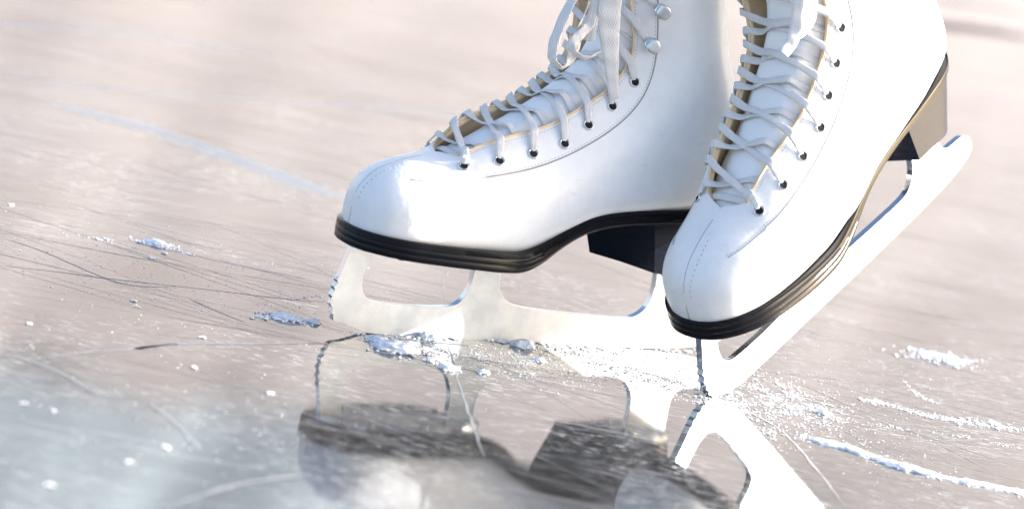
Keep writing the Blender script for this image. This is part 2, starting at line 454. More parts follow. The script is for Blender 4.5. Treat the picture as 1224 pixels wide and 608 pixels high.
# ---- laces: flat ribbons over the tongue
def ribbon(mbx, pts, nrm, w, th=.055, n=8, wob=.0):
    P = catmull(pts, n); Q = catmull(nrm, n); W = catmull([Vector((a, 0, 0)) for a in w], n) if hasattr(w, '__len__') else None
    vs = []; fs = []; m_ = len(P); prof = [(-.5,0),(-.46,.8),(-.2,1),(.2,1),(.46,.8),(.5,0),(.46,-.8),(.2,-1),(-.2,-1),(-.46,-.8)]; K = len(prof)
    for i, p in enumerate(P):
        t = (P[min(i+1, m_-1)] - P[max(0, i-1)]).normalized(); nn = Q[i]; sd = t.cross(nn)
        if sd.length < 1e-5: sd = Vector((0,1,0))
        sd.normalize(); nn = sd.cross(t).normalized()
        if wob: q = wob*math.sin(i*.7 + p.x*2); sd, nn = sd*math.cos(q)+nn*math.sin(q), nn*math.cos(q)-sd*math.sin(q)
        ww = W[i].x if W else w
        for a, b in prof: vs.append(p + sd*a*ww + nn*b*th)
    for i in range(m_-1):
        for j in range(K): fs.append((i*K+j, i*K+(j+1) % K, (i+1)*K+(j+1) % K, (i+1)*K+j))
    fs += [tuple(range(K)), tuple(range((m_-1)*K, m_*K))]
    mbx.add(vs, fs)
from mathutils.bvhtree import BVHTree
_v = []; _f = []
def _grid(fn, na, nb):
    o = len(_v)
    for i in range(na+1):
        for j in range(nb+1): _v.append(fn(i/na, j/nb))
    for i in range(na):
        for j in range(nb): a = o + i*(nb+1)+j; _f.append((a, a+1, a+nb+2, a+nb+1))
_grid(lambda a, b: S(lerp(4.6, NS-.01, a), .22*b), 110, 14); _grid(lambda a, b: S(lerp(4.6, NS-.01, a), 1-.22*b), 110, 14)
def _tg(a, b): s = lerp(S0, NS-.02, a); return TG(s, lerp(-1, 1, b)*(yo(s)+.45))
_grid(_tg, 110, 16); BV = BVHTree.FromPolygons(_v, _f)
def clear(p, up, c, sink=.12):
    hit = BV.ray_cast(p + up*2.2, -up, 6)
    if hit[0] is None: return p
    q = hit[0] + up*c; return q if (q - p).dot(up) > -sink else p - up*sink
def edge_u(s, side, d):
    L = section(round(s, 4))[1][-1]; return d/L if side < 0 else 1 - d/L
def edge_d(a):
    L = section(round(a[0], 4))[1][-1]; return (a[1] if a[1] < .5 else 1 - a[1]) * L
def cross(mbx, a, b, h, w=.46, under=False):
    """a = (s,u) eyelet on one side, b = (s,u) on the other"""
    na = a[1] < .5; sa = -1 if na else 1
    pts = []; nr = []
    def put(p, n): pts.append(p); nr.append(n)
    def at(f): return lerp(a[0], b[0], f)
    def facing(e, sd_, f0, f1, rev):
        de = edge_d(e) - .13; rows = []
        for k, q in enumerate((0, .25, .5, .75, 1.)):
            sx = lerp(f0, f1, q); dd = lerp(de, .05, q); uu = edge_u(sx, sd_, dd); n_ = N(sx, uu)
            if k == 4: n_ = (n_*.6 + Vector((-.6,0,.6))*.4).normalized()
            rows.append((S(sx, uu) + n_*(.06 if k == 0 else .14 + .03*k), n_))
        for r_ in (rows[::-1] if rev else rows): put(*r_)
        return rows[-1][0]
    e1 = facing(a, sa, a[0], at(.22), False)
    i1 = len(pts)
    e2 = None; keep = (list(pts), list(nr)); e2 = facing(b, -sa, b[0], at(.78), True); sB = at(.80)
    if under:
        pB = TG(sB, -sa*(yo(sB) + .12), .12); pts[i1:] = [pB, pB + Vector((.25, -sa*.25, -.25))]; nr[i1:] = [Vector((-.5, -sa*-.3, .7)).normalized()]*2; e2 = pB
    tail_ = (pts[i1:], nr[i1:]); pts[:] = keep[0]; nr[:] = keep[1]
    for f in (.2, .4, .6, .8):
        s = at(.22 + .56*f); y = lerp(e1.y, e2.y, f); c = sec(s); up = Vector((c[0]-c[2], 0, c[1]-c[3])).normalized()
        put(clear(e1.lerp(e2, f), up, .10 + h, .15), (up + Vector((0, (y - shear(c[1]))*.25, 0))).normalized())
    pts += tail_[0]; nr += tail_[1]
    ribbon(mbx, pts, nr, [w*.5, w*.85] + [w*random.uniform(.92, 1.06) for _ in pts[4:]] + ([w, w] if under else [w*.85, w*.5]), .045, 5, .10)
def laces(seed):
    random.seed(seed); mb = MB()
    s_ = EYN[0][0] + .05; ys = [yo(s_)*k + shear(10.2)*0 for k in (-1.05,-.5,0,.5,1.05)]
    P = [TG(s_, y, .16) for y in ys]; up_ = Vector((-.45,0,.9)).normalized(); ribbon(mb, P, [up_]*5, w=.46, th=.045, n=5)
    pairs_n = EYN + HKP; pairs_f = EYF + [(s, 1-u) for s, u in HKP]
    for k in range(len(pairs_n)-2):
        h = .02 if k % 2 else .14
        cross(mb, pairs_n[k], pairs_f[k+1], h)
        cross(mb, pairs_f[k], pairs_n[k+1], .14 - h + .02, under=True)
    return mb
lace_mesh = laces(3).build('crossed_lace', M['lace'], left)
face = Vector((-.62,-.76,.12)).normalized()
def hang(par, name, lists):
    mb = MB()
    for pts, w, nrm in lists:
        P = [Vector(p) for p in pts]; cen = sum(P, Vector())/len(P); cen.z += .8
        ribbon(mb, P, [Vector(nrm).normalized() if nrm != 'radial' else ((p - cen).normalized()*.85 + face*.45).normalized() for p in P], w, .035, 10, .10)
    return mb.build(name, M['lace'], par)
fr_ = (-.62,-.76,.12)
hang(left, 'lace_end', [([(12.5,-1.2,22.2),(12.15,-1.75,20.78),(12.3,-1.8,19.43),(12.6,-1.85,18.07),(13.0,-1.95,16.71),(13.35,-2.0,15.57),(13.7,-2.05,14.6)], [1.1,1.25,1.25,1.1,.85,.7,.5], (-.5,-.85,.1))])
hang(left, 'lace_bow', [
  ([(12.3,-.5,22.0),(11.0,-.9,20.6),(10.3,-1.0,19.5),(9.9,-1.0,18.1),(9.72,-1.0,16.9),(9.9,-1.05,16.15),(10.5,-1.1,15.85),(10.95,-1.1,16.3),(11.15,-1.0,17.4),(11.3,-1.0,18.8),(12.0,-.6,20.6)], .6, 'radial'),
  ([(12.2,-.7,20.9),(11.7,-1.2,19.4),(11.55,-1.3,18.4),(11.0,-1.35,17.7),(10.65,-1.35,17.2),(10.95,-1.4,16.75),(11.7,-1.5,16.6),(12.5,-1.5,17.0),(13.2,-1.2,17.5)], .55, 'radial'),
  ([(12.0,-.9,22.0),(11.75,-1.3,20.6),(11.7,-1.35,19.0),(11.75,-1.3,17.5)], .6, (-.6,-.7,.2))])

# ---- sole: welt band with three ridges, following the arch
ZT = [(-1,6.05),(3,6.0),(6,5.95),(8.6,5.9),(9.6,6.05),(10.6,6.5),(11.5,7.1),(12.5,7.65),(13.5,8.05),(15.5,8.45),(18.5,8.75),(21.5,9.0),(24.6,9.3)]
TH = [(-1,1.06),(8,1.1),(10,1.12),(11.5,1.05),(13,.95),(15,.85),(24.6,.8)]
WD = [(-.32,0),(-.25,.7),(-.02,1.38),(.5,2.08),(1.3,2.72),(2.6,3.28),(4.5,3.62),(6.5,3.74),(8.5,3.6),(10.5,3.25),(12.5,2.9),(14.5,2.7),(17,2.6),(19.5,2.6),(21.5,2.5),(22.8,2.15),(23.7,1.55),(24.1,.9),(24.3,0)]
def interp(tab, x):
    if x <= tab[0][0]: return tab[0][1]
    for i in range(len(tab)-1):
        if x <= tab[i+1][0]:
            x0, y0 = tab[i]; x1, y1 = tab[i+1]; t = (x-x0)/(x1-x0)
            ym = tab[i-1] if i else tab[i]; yp = tab[min(i+2, len(tab)-1)]
            m1 = (y1-ym[1])/max(1e-6, x1-ym[0])*(x1-x0); m2 = (yp[1]-y0)/max(1e-6, yp[0]-x0)*(x1-x0)
            return (2*t**3-3*t*t+1)*y0 + (t**3-2*t*t+t)*m1 + (-2*t**3+3*t*t)*y1 + (t**3-t*t)*m2
    return tab[-1][1]
def outline(n=26):
    base = catmull([Vector((x, -w, 0)) for x, w in WD], 6)
    far = [Vector((p.x, -p.y, 0)) for p in base[1:-1]][::-1]
    return base, base + far
base, ring = outline()
def band(ring, layers, top=True):
    vs = []; fs = []; n = len(ring); cen = Vector((11, 0, 0))
    nr = []
    for i, p in enumerate(ring):
        t = ring[(i+1) % n] - ring[i-1]; nr.append(Vector((-t.y, t.x, 0)).normalized() * -1)
    sgn = 1 if nr[0].x < 0 else -1
    for f, o in layers:
        for p, q in zip(ring, nr):
            x = p.x; z = interp(ZT, x) - f*interp(TH, x)
            vs.append(Vector((p.x, p.y, z)) + q*sgn*o)
    K = len(layers)
    for a in range(K-1):
        for i in range(n): fs.append((a*n+i, a*n+(i+1) % n, (a+1)*n+(i+1) % n, (a+1)*n+i))
    h = len(base); 
    for a in (0, K-1):
        o = a*n; fs.append((o, o+1, o+n-1))
        for i in range(1, h-2): fs.append((o+i, o+i+1, o+n-i-1, o+n-i))
        fs.append((o+h-2, o+h-1, o+h))
    return vs, fs
lay = [(0,-.25),(0,-.02),(.03,.03),(.27,.04),(.295,.01),(.305,.01),(.33,.04),(.60,.04),(.625,.01),(.635,.01),(.66,.03),(.93,.02),(1,-.05),(1,-.3)]
mb = MB(); vs, fs = band(ring, lay); mb.add(vs, fs); sole = mb.build('sole', M['black'], left)
em = sole.modifiers.new('e', 'EDGE_SPLIT'); em.split_angle = math.radians(50)

ZTR = [(-1,6.05),(3,6.0),(6,5.95),(8.6,5.88),(9.6,5.95),(10.6,6.15),(11.5,6.4),(12.5,6.75),(13.5,7.1),(15.5,7.65),(18.5,8.25),(21.5,8.85),(24.6,9.25)]
THR = [(-1,1.12),(8,1.12),(10,1.0),(11.5,.75),(13,.55),(15,.45),(24.6,.42)]
ZTL, THL = ZT, TH
# ---- heel block: slanted breast, rounded back
def heel_ring(f):                                                # f: 0 top .. 1 bottom
    nx, fx = lerp(17.9, 18.9, f), lerp(15.9, 16.9, f); w = lerp(2.5, 2.1, f); xb = lerp(24.0, 23.2, f)
    pts = [Vector((fx, w*.80, 0)), Vector((lerp(fx, nx, .5)+.1, 0, 0)), Vector((nx, -w, 0))]
    A = [Vector((lerp(nx, 21.3, k/4), -w, 0)) for k in (1,2,3,4)]
    B_ = [Vector((lerp(21.3, xb, math.sin(q)), -w*math.cos(q), 0)) for q in [math.pi/2*k/10 for k in range(1, 11)]]
    C_ = [Vector((p.x, -p.y, 0)) for p in (A + B_)[:-1]][::-1]
    return pts + A + B_ + C_
def heel_mb():
  mb = MB(); vs = []; NL = 7; r0 = heel_ring(0); n = len(r0)
  for a in range(NL):
    f = a/(NL-1)
    for p in heel_ring(f):
        zt = interp(ZT, p.x) - interp(TH, p.x) + .02; vs.append(Vector((p.x, p.y, lerp(zt, 4.98, f))))
  fs = [(a*n+i, a*n+(i+1) % n, (a+1)*n+(i+1) % n, (a+1)*n+i) for a in range(NL-1) for i in range(n)] + [tuple(range(n)), tuple(range((NL-1)*n, NL*n))]
  mb.add(vs, fs); return mb
mb = heel_mb(); heel = mb.build('heel', M['heelblack'], left)
em = heel.modifiers.new('e', 'EDGE_SPLIT'); em.split_angle = math.radians(35)

# ---- blade
def arc(pts, n=5): return [Vector((p.x, 0, p.y)) for p in catmull([Vector((a, b, 0)) for a, b in pts], n)]
prof = [(0.28,4.78),(.10,4.0),(-.12,3.1)]
teeth = [(-.22,2.90),(-.14,2.74),(-.33,2.50),(-.22,2.30),(-.38,2.02),(-.24,1.82),(-.34,1.52),(-.16,1.34),(-.20,1.08),(-.02,.94),(.02,.66)]
bot = arc([(.25,.56),(.7,.50),(1.25,.34),(2.3,.06),(4.2,0),(11,-.02),(18,.0),(23,.16),(25.2,.46)], 5)
tail = arc([(25.2,.46),(25.95,.72),(26.25,1.2),(26.1,1.75),(25.6,2.12),(24.6,2.22),(23.9,2.3),(23.45,2.7),(23.3,3.3),(23.3,4.9)], 5)[1:]
h2 = arc([(20.45,4.9),(20.55,3.6),(20.35,2.6),(19.7,1.95),(18.7,1.76),(16.0,1.80),(13.3,1.9),(11.3,2.12),(10.4,2.62),(10.05,3.3),(9.95,4.78)], 6)
h1 = arc([(8.3,4.78),(8.28,3.6),(8.15,2.8),(7.75,2.1),(7.1,1.82),(5.7,1.72),(4.1,1.72),(2.5,1.80),(1.8,2.02),(1.42,2.5),(1.34,3.4),(1.62,4.78)], 6)
poly = [Vector((a, 0, b)) for a, b in prof + teeth] + bot + tail + h2 + h1
def build_blade():
    bm = bmesh.new(); th = .42
    vs = [bm.verts.new((p.x*U, -th/2*U, p.z*U)) for p in poly]
    es = [bm.edges.new((vs[i], vs[(i+1) % len(vs)])) for i in range(len(vs))]
    bmesh.ops.triangle_fill(bm, use_beauty=True, edges=es)
    front = list(bm.faces); rim0 = list(bm.edges)
    r = bmesh.ops.extrude_face_region(bm, geom=front)
    bmesh.ops.translate(bm, vec=(0, th*U, 0), verts=[v for v in r['geom'] if isinstance(v, bmesh.types.BMVert)])
    bmesh.ops.recalc_face_normals(bm, faces=bm.faces)
    for f in bm.faces:
        f.material_index = 0 if abs(f.normal.y) > .7 else 1
    me = bpy.data.meshes.new('blade'); bm.to_mesh(me); bm.free()
    o = link('blade', me, left, [M['steel'], M['edgesteel']])
    b = o.modifiers.new('bevel', 'BEVEL'); b.width = .03*U; b.segments = 2; b.limit_method = 'ANGLE'; b.angle_limit = math.radians(60)
    return o
blade = build_blade()
def plate(name, x0, x1, ws, z0, th, par):
    mb = MB(); vs = []; fs = []; n = 24
    top = []
    for i in range(n+1):
        x = lerp(x0, x1, i/n); f = i/n; w = interp(ws, f) * min(1, math.sqrt(max(0.0, 1-(2*f-1)**10))+.02)
        top.append((x, w))
    rg = [(x, -w) for x, w in top] + [(x, w) for x, w in top[::-1]]; m_ = len(rg)
    def zz(x): return z0(x)
    for dz, o in ((0, 1), (-th*.3, 1.0), (-th, .97)):
        for x, y in rg: vs.append(Vector((x, y*o, zz(x)+dz)))
    for a in range(2):
        for i in range(m_): fs.append((a*m_+i, a*m_+(i+1) % m_, (a+1)*m_+(i+1) % m_, (a+1)*m_+i))
    for a in (0, 2):
        for i in range(n): fs.append((a*m_+i, a*m_+i+1, a*m_+m_-2-i, a*m_+m_-1-i))
    mb.add(vs, fs); return mb.build(name, M['steel'], par, smooth=False)
_st = M['steel']; M['steel'] = M['edgesteel']
plate('sole_plate', .15, 10.4, [(0,1.0),(.2,1.7),(.5,2.3),(.8,2.0),(1,1.2)], lambda x: interp(ZT, x)-interp(TH, x) - .0 if x < 9 else interp(ZT, 9)-interp(TH, 9), .20, blade)
plate('heel_plate', 19.4, 23.15, [(0,1.7),(.5,2.0),(1,1.3)], lambda x: 4.975, .18, blade)
M['steel'] = _st
def screw(x, y, z):
    mb = MB(); vs = []; K = 12
    for r, h in ((.27,.0),(.26,-.07),(.17,-.13),(.0,-.15)):
        for j in range(K): q = 2*math.pi*j/K; vs.append(Vector((x+r*math.cos(q), y+r*math.sin(q), z+h)))
    mb.add(vs, [(i*K+j, i*K+(j+1) % K, (i+1)*K+(j+1) % K, (i+1)*K+j) for i in range(3) for j in range(K)])
    mb.build('screw', M['nickel'], blade)
for x, y in ((2.6,-1.6),(2.6,1.6),(5.8,-2.0),(5.8,2.0),(8.6,-1.6),(8.6,1.6)): screw(x, y, interp(ZT,x)-interp(TH,x)-.2)
for x, y in ((20.2,-1.3),(20.2,1.3),(22.4,-1.2),(22.4,1.2)): screw(x, y, 4.8)

tag(left, 'white figure skate standing level with its whole blade flat on the ice, lace bow hanging', 'ice skate', 'pair of white figure skates')

# ---- the second skate: copies of the thing, its parts and their sub-parts
right = root('ice_skate', Vector((12.34, -29.95, -.678)) * U, pose(math.radians(53.2), math.radians(31.8), math.radians(-4.6)))
tag(right, 'white figure skate tipped forward onto its toe pick with the heel raised off the ice', 'ice skate', 'pair of white figure skates')
SKIP = ('lace_end', 'lace_bow')
def copy_kids(src, dst):
    for ch in list(src.children):
        if ch.name.split('.')[0] in SKIP: continue
        c = ch.copy(); COL.objects.link(c); c.parent = dst; copy_kids(ch, c)
copy_kids(left, right)
ZT, TH = ZTR, THR                       # on this boot the arch sits lower and its sole edge is thinner
def newdata(kid, me, mats):
    for m_ in mats: me.materials.append(m_)
    kid.data = me
for ch in right.children:
    k = ch.name.split('.')[0]
    if k == 'sole': mb = MB(); mb.add(*band(ring, lay)); newdata(ch, mesh('sole', mb.v, mb.f, True, recalc=True), [M['black']])
    if k == 'heel': mb = heel_mb(); newdata(ch, mesh('heel', mb.v, mb.f, True, recalc=True), [M['heelblack']])
    if k == 'boot_upper':
        me = ch.data.copy()
        for v in me.vertices:
            x, z = v.co.x/U, v.co.z/U; g = interp(ZTL, x) - interp(ZTR, x); v.co.z -= g * smooth01(1 - (z - interp(ZTL, x))/3.0) * U
        ch.data = me
ZT, TH = ZTL, THL
hang(right, 'lace_end', [
  ([(13.2,-.9,21.2),(12.5,-1.3,19.8),(11.9,-1.5,18.7),(11.3,-1.55,17.8),(10.6,-1.6,17.3),(9.9,-1.6,17.1)], [.7,.7,.7,.7,.65,.55], (-.6,-.6,.5)),
  ([(13.8,-.9,21.0),(13.3,-1.5,19.4),(12.9,-1.55,18.2),(12.3,-1.6,17.6),(11.4,-1.5,17.4)], [.9,.8,.75,.7,.6], (-.3,-.9,.3))])

# -------------------------------------------------------------------- setting
def tagk(o, kind): o['kind'] = kind; return o
ice = link('ice', mesh('ice', [(-12000,-8000,0),(12000,-8000,0),(12000,9000,0),(-12000,9000,0)], [(0,1,2,3)], False), None, M['ice']); tagk(ice, 'structure')
ice.data.materials[0] = M['ice']

# unseen slope, put in and turned sunward to tint the ice's reflection
m = M['unseen_hill'] = mat('unseen_hillside_mat', (.5,.4,.33), .9); t = NT(m); v = t.coords((1,1,2.2))
c1 = t.ramp(t.noise(v, .09, 6, .65), [(.3, (.226,.207,.205)), (.5, (.256,.237,.238)), (.7, (.285,.273,.280))])
t.l(t.mix(t.ramp(t.noise(v, .8, 5, .7), [(.5, 0.), (.7, .2)]), c1, (.165,.148,.142)), t.b.inputs['Base Color'])
vs = []; fs = []; nx, nz = 160, 24
for i in range(nx+1):
    a = math.radians(lerp(-75, 34, i/nx)); d0 = 6200 / (math.cos(a) - math.sin(a)*.9)
    for j in range(nz+1):
        f = j/nz; d = d0
        h = d0/6200*(1880 + 90*noise.noise(Vector((a*4, 0, 1))) + 120*noise.noise(Vector((a*18, 3, 1)))) * smooth01(f*.9+.1*f)
        h += 60*noise.noise(Vector((a*40, f*8, 2)))*f
        vs.append((math.sin(a)*d - .68*f*1500*d0/6200, math.cos(a)*d + .68*f*1500*d0/6200, h - 20*(1-f)))
for i in range(nx):
    for j in range(nz): A = i*(nz+1)+j; fs.append((A, A+nz+1, A+nz+2, A+1))
unseen_hill = link('unseen_hillside', mesh('unseen_hillside', vs, fs), None, M['unseen_hill']); tagk(unseen_hill, 'structure')

# a higher, bluer unseen slope, added to brighten the near ice's reflection
m = M['unseen_slope'] = mat('unseen_blue_slope_mat', (.60,.68,.74), .9); t = NT(m); v = t.coords((1,1,1.6))
t.l(t.mix(t.ramp(t.noise(v, .04, 7, .65), [(.42, 0.), (.62, 1.)]), (.225,.285,.325), (.19,.24,.28)), t.b.inputs['Base Color'])
vs = []; fs = []
for i in range(nx+1):
    a = math.radians(lerp(-80, 36, i/nx)); g_ = 1 / (math.cos(a) - math.sin(a)*.9)
    for j in range(nz+1):
        f = j/nz; d = 13000*g_; h = g_*(9500 + 2600*noise.noise(Vector((a*3, 4, 1))) + 900*noise.noise(Vector((a*14, 6, 1))))*f + 500*noise.noise(Vector((a*30, f*7, 5)))*f
        vs.append((math.sin(a)*d - .68*f*6000*g_, math.cos(a)*d + .68*f*6000*g_, h - 30*(1-f)))
mt = link('unseen_blue_slope', mesh('unseen_blue_slope', vs, list((i*(nz+1)+j, (i+1)*(nz+1)+j, (i+1)*(nz+1)+j+1, i*(nz+1)+j+1) for i in range(nx) for j in range(nz))), None, M['unseen_slope']); tagk(mt, 'structure')

# ---- cuts in the ice: thin ribbons just above it
def cut(mbx, pix, w, jitter=.0, z=.012):
    P = catmull([Vector((a, b, 0)) for a, b in pix], 14); q = [ice_at(p.x, p.y) for p in P]; vs = []; fs = []
    n = len(q)
    for i, p in enumerate(q):
        t = (q[min(n-1, i+1)] - q[max(0, i-1)]); t.z = 0; t.normalize(); sd = Vector((-t.y, t.x, 0))
        ww = .6 * w * (.25 + .9*abs(noise.noise(p*.35 + Vector((w*50, 0, 0)))) + .3) * min(1, .2 + 4*min(i, n-1-i)/n)
        p = p + sd*noise.noise(p*.8)*jitter
        vs += [p + sd*ww*.5 + Vector((0,0,z)), p - sd*ww*.5 + Vector((0,0,z))]
    for i in range(n-1): fs.append((2*i, 2*i+1, 2*i+3, 2*i+2))
    mbx.add(vs, fs)
dk = MB()
for l, w in [([(0,317),(70,325),(130,333),(240,345),(340,357),(392,361)], .22), ([(0,283),(50,300),(110,326),(150,340),(205,343)], .2),
             ([(225,357),(260,372),(295,386)], .2), ([(40,430),(100,421),(150,418),(210,411),(290,411),(402,410)], .45), ([(160,417),(185,414),(212,411)], .7),
             ([(934,447),(1000,478),(1100,520),(1192,567)], .14), ([(877,455),(940,478),(1040,502),(1102,519),(1224,541)], .14),
             ([(530,322),(531,350),(533,366)], .12), ([(900,470),(980,500),(1060,540),(1130,560)], .12), ([(700,398),(760,404),(832,412)], .3), ([(470,404),(520,409),(560,412)], .35),
             ([(640,440),(740,452),(820,470)], .1), ([(1080,505),(1140,520),(1224,552)], .1)]: cut(dk, l, w, .06)
random.seed(21)
def rnd_cuts(mbx, n, w0, w1, far=900):
    for _ in range(n):
        x = random.uniform(-60, 60); y = random.triangular(-75, far*.25, -30); a = math.radians(random.choice((-24, -24, -16, -30, 8, 20, -5)) + random.gauss(0, 7)); L = random.uniform(5, 60); k = random.uniform(-.006, .006)
        q = []
        for i in range(16): t = L*i/15; q.append(Vector((x + t*math.cos(a + k*t), y + t*math.sin(a + k*t), 0)))
        w = random.uniform(w0, w1)*(1 + max(0, y+30)*.01); vs = []; fs = []
        for i, p in enumerate(q):
            t = (q[min(15, i+1)] - q[max(0, i-1)]).normalized(); sd = Vector((-t.y, t.x, 0)); ww = w*(.3 + abs(noise.noise(p*.7))*1.6)*min(1, .1 + .4*min(i, 15-i))
            vs += [p + sd*ww*.5 + Vector((0,0,.008)), p - sd*ww*.5 + Vector((0,0,.008))]
        for i in range(15): fs.append((2*i, 2*i+1, 2*i+3, 2*i+2))
        mbx.add(vs, fs)
rnd_cuts(dk, 170, .015, .045)
o = dk.build('dark_ice_cuts', M['crack'], smooth=False, recalc=False); tag(o, kind='stuff'); tag(o, 'thin dark skate cuts crossing the ice')
lt = MB()
for l, w in [([(536,412),(543,440),(556,480),(566,510),(578,545)], .3), 
             ([(0,424),(30,430),(75,447),(112,470)], .5), ([(175,480),(215,510),(240,540)], .6), ([(190,608),(280,580),(370,566)], .6),
             ([(560,446),(680,452),(800,478)], .14), ([(905,462),(1010,490),(1224,560)], .15), ([(450,430),(560,441),(640,446)], .16),
             ([(870,480),(940,520),(1010,604)], .3), ([(620,400),(700,430),(800,455),(850,470)], .12)]: cut(lt, l, w, .1, .018)
rnd_cuts(lt, 460, .015, .07)
o = lt.build('pale_ice_scratches', M['fine'], smooth=False, recalc=False); tag(o, kind='stuff'); tag(o, 'pale scratches and old skate tracks in the ice')

m = M['veil'] = mat('frosted_track', (.42,.48,.55), .6); m.node_tree.nodes['Principled BSDF'].inputs['Alpha'].default_value = .14
m = M['murk'] = mat('dark_brown_blur', (.09,.055,.05), .5); m.node_tree.nodes['Principled BSDF'].inputs['Alpha'].default_value = .55  # half transparent dark brown for the far right patches
vl = MB()
for k in range(6): cut(vl, [(60,121+k),(180,150+k*1.5),(310,195+k*2),(418,234+k*2)], 1.6 + k*.7, .4, .004 + .003*k)
cut(vl, [(0,92),(200,112),(420,128),(620,140)], 5, .4, .005); cut(vl, [(0,30),(150,40),(330,70)], 9, .5, .006)
for k in range(3): cut(vl, [(200,297),(240,307),(300,320),(345,329),(396,338)], .5 + .35*k, .15, .004 + .003*k)
o = vl.build('frosted_tracks', M['veil'], smooth=False, recalc=False); tag(o, 'old pale bluish skate tracks far out on the ice', kind='stuff')
mk = MB()
for k in range(3): cut(mk, [(1085,26+3*k),(1150,31+3*k),(1230,44+2*k)], 14 - 3*k, .8, .004 + .003*k)
cut(mk, [(1110,0),(1170,6),(1230,18)], 10, .8, .004)
o = mk.build('dark_brown_patches', M['murk'], smooth=False, recalc=False); tag(o, 'dark brown patches far behind the skates', kind='stuff')

# ---- snow shavings
ICO = None
def ico():
    global ICO
    if ICO is None:
        bm = bmesh.new(); bmesh.ops.create_icosphere(bm, subdivisions=1, radius=1); ICO = ([v.co.copy() for v in bm.verts], [tuple(v.index for v in f.verts) for f in bm.faces]); bm.free()
    return ICO
def grain(mbx, p, r, flat=.4):
    vs, fs = ico(); a = random.uniform(0, 6.28); ca, sa = math.cos(a), math.sin(a); ex = random.uniform(.8, 1.9)
    mbx.add([Vector((p.x + (v.x*ex*ca - v.y*sa)*r*random.uniform(.8,1.2), p.y + (v.x*ex*sa + v.y*ca)*r*random.uniform(.8,1.2), p.z + max(0, (v.z*.5+.5))*r*2*flat)) for v in vs], fs)
random.seed(11); sn = MB()
def trail(pix, n, spread, r0, r1, px=True):
    P = catmull([Vector((a, b, 0)) for a, b in pix], 12); q = [ice_at(p.x, p.y) for p in P]
    for _ in range(n):
        i = random.random()*(len(q)-1.001); k = int(i); p = q[k].lerp(q[k+1], i-k)
        if noise.noise(p*.55) < -.15 and random.random() < .7: continue
        p = p + Vector((random.gauss(0, spread), random.gauss(0, spread), 0)); grain(sn, p, r0 + (r1-r0)*random.random()**3)
def patch(cx, cy, rx, ry, n, r0, r1, tilt=.18):
    for _ in range(n):
        a = random.gauss(0, .5)*rx; b = random.gauss(0, .5)*ry; p = ice_at(cx + a, cy + b + a*tilt)
        if noise.noise(p*.8) + .5*noise.noise(p*2.5) < -.02 and random.random() < .85: continue
        grain(sn, p, r0 + (r1-r0)*random.random()**4)
trail([(98,282),(135,288)], 50, .25, .03, .10)
trail([(165,289),(185,293),(205,298),(228,304)], 420, .22, .015, .07)
trail([(308,380),(335,381),(365,384)], 160, .22, .03, .14); trail([(340,362),(360,356),(384,354)], 60, .1, .03, .07)
trail([(1035,478),(1070,486),(1110,497),(1150,503),(1218,513)], 600, .30, .03, .12)
trail([(1060,510),(1140,520),(1224,536)], 160, .25, .02, .08)
trail([(1080,455),(1095,470),(1120,482)], 90, .15, .03, .07)
patch(1125, 429, 45, 5, 260, .03, .16, .05); patch(1185, 508, 30, 7, 220, .03, .12)
patch(760, 432, 125, 26, 5600, .010, .06); patch(690, 415, 90, 7, 900, .02, .11, .10); patch(800, 450, 60, 22, 3000, .010, .06)
patch(935, 478, 85, 26, 4600, .010, .08, .3); patch(880, 490, 50, 28, 2800, .010, .09, .6); patch(600, 432, 110, 18, 3600, .008, .055); patch(500, 412, 60, 9, 1500, .008, .06, .2)
patch(470, 408, 40, 8, 300, .02, .08, .3); patch(1000, 500, 160, 50, 3200, .008, .05, .25); patch(860, 480, 26, 9, 500, .02, .11, .1)
patch(300, 340, 300, 50, 1600, .008, .045, .15); patch(150, 330, 200, 60, 1200, .008, .05); patch(250, 500, 300, 100, 900, .010, .05); patch(1050, 430, 200, 30, 220, .012, .05)
for x, y in ((182,309),(163,366),(34,387),(160,360),(12,245),(196,303),(243,404),(232,440),(28,482),(60,580),(63,491),(200,535),(155,552),(322,470)):
    c = ice_at(x, y)
    for _ in range(9): grain(sn, c + Vector((random.gauss(0,.09), random.gauss(0,.09), 0)), random.uniform(.03,.085), .6)
for k in range(240):   # shavings thrown up against the blade foot and stuck to the picks
    x = random.uniform(1.5, 24); p = left.matrix_world @ (Vector((x, -.25 - abs(random.gauss(0,.22)), 0))*U) / U; p.z = 0
    if noise.noise(Vector((x*.5, 4, 0))) > -.05: grain(sn, p, random.uniform(.03, .12))
for k in range(9):
    p = left.matrix_world @ (Vector((random.uniform(-.52,-.2), random.uniform(-.3,.22), random.uniform(1.0,3.1)))*U) / U; grain(sn, p, random.uniform(.03,.075), .9)
snow = sn.build('snow_shavings', M['snow'], smooth=False, recalc=False); tag(snow, 'fine white ice shavings scattered round the blades', kind='stuff')

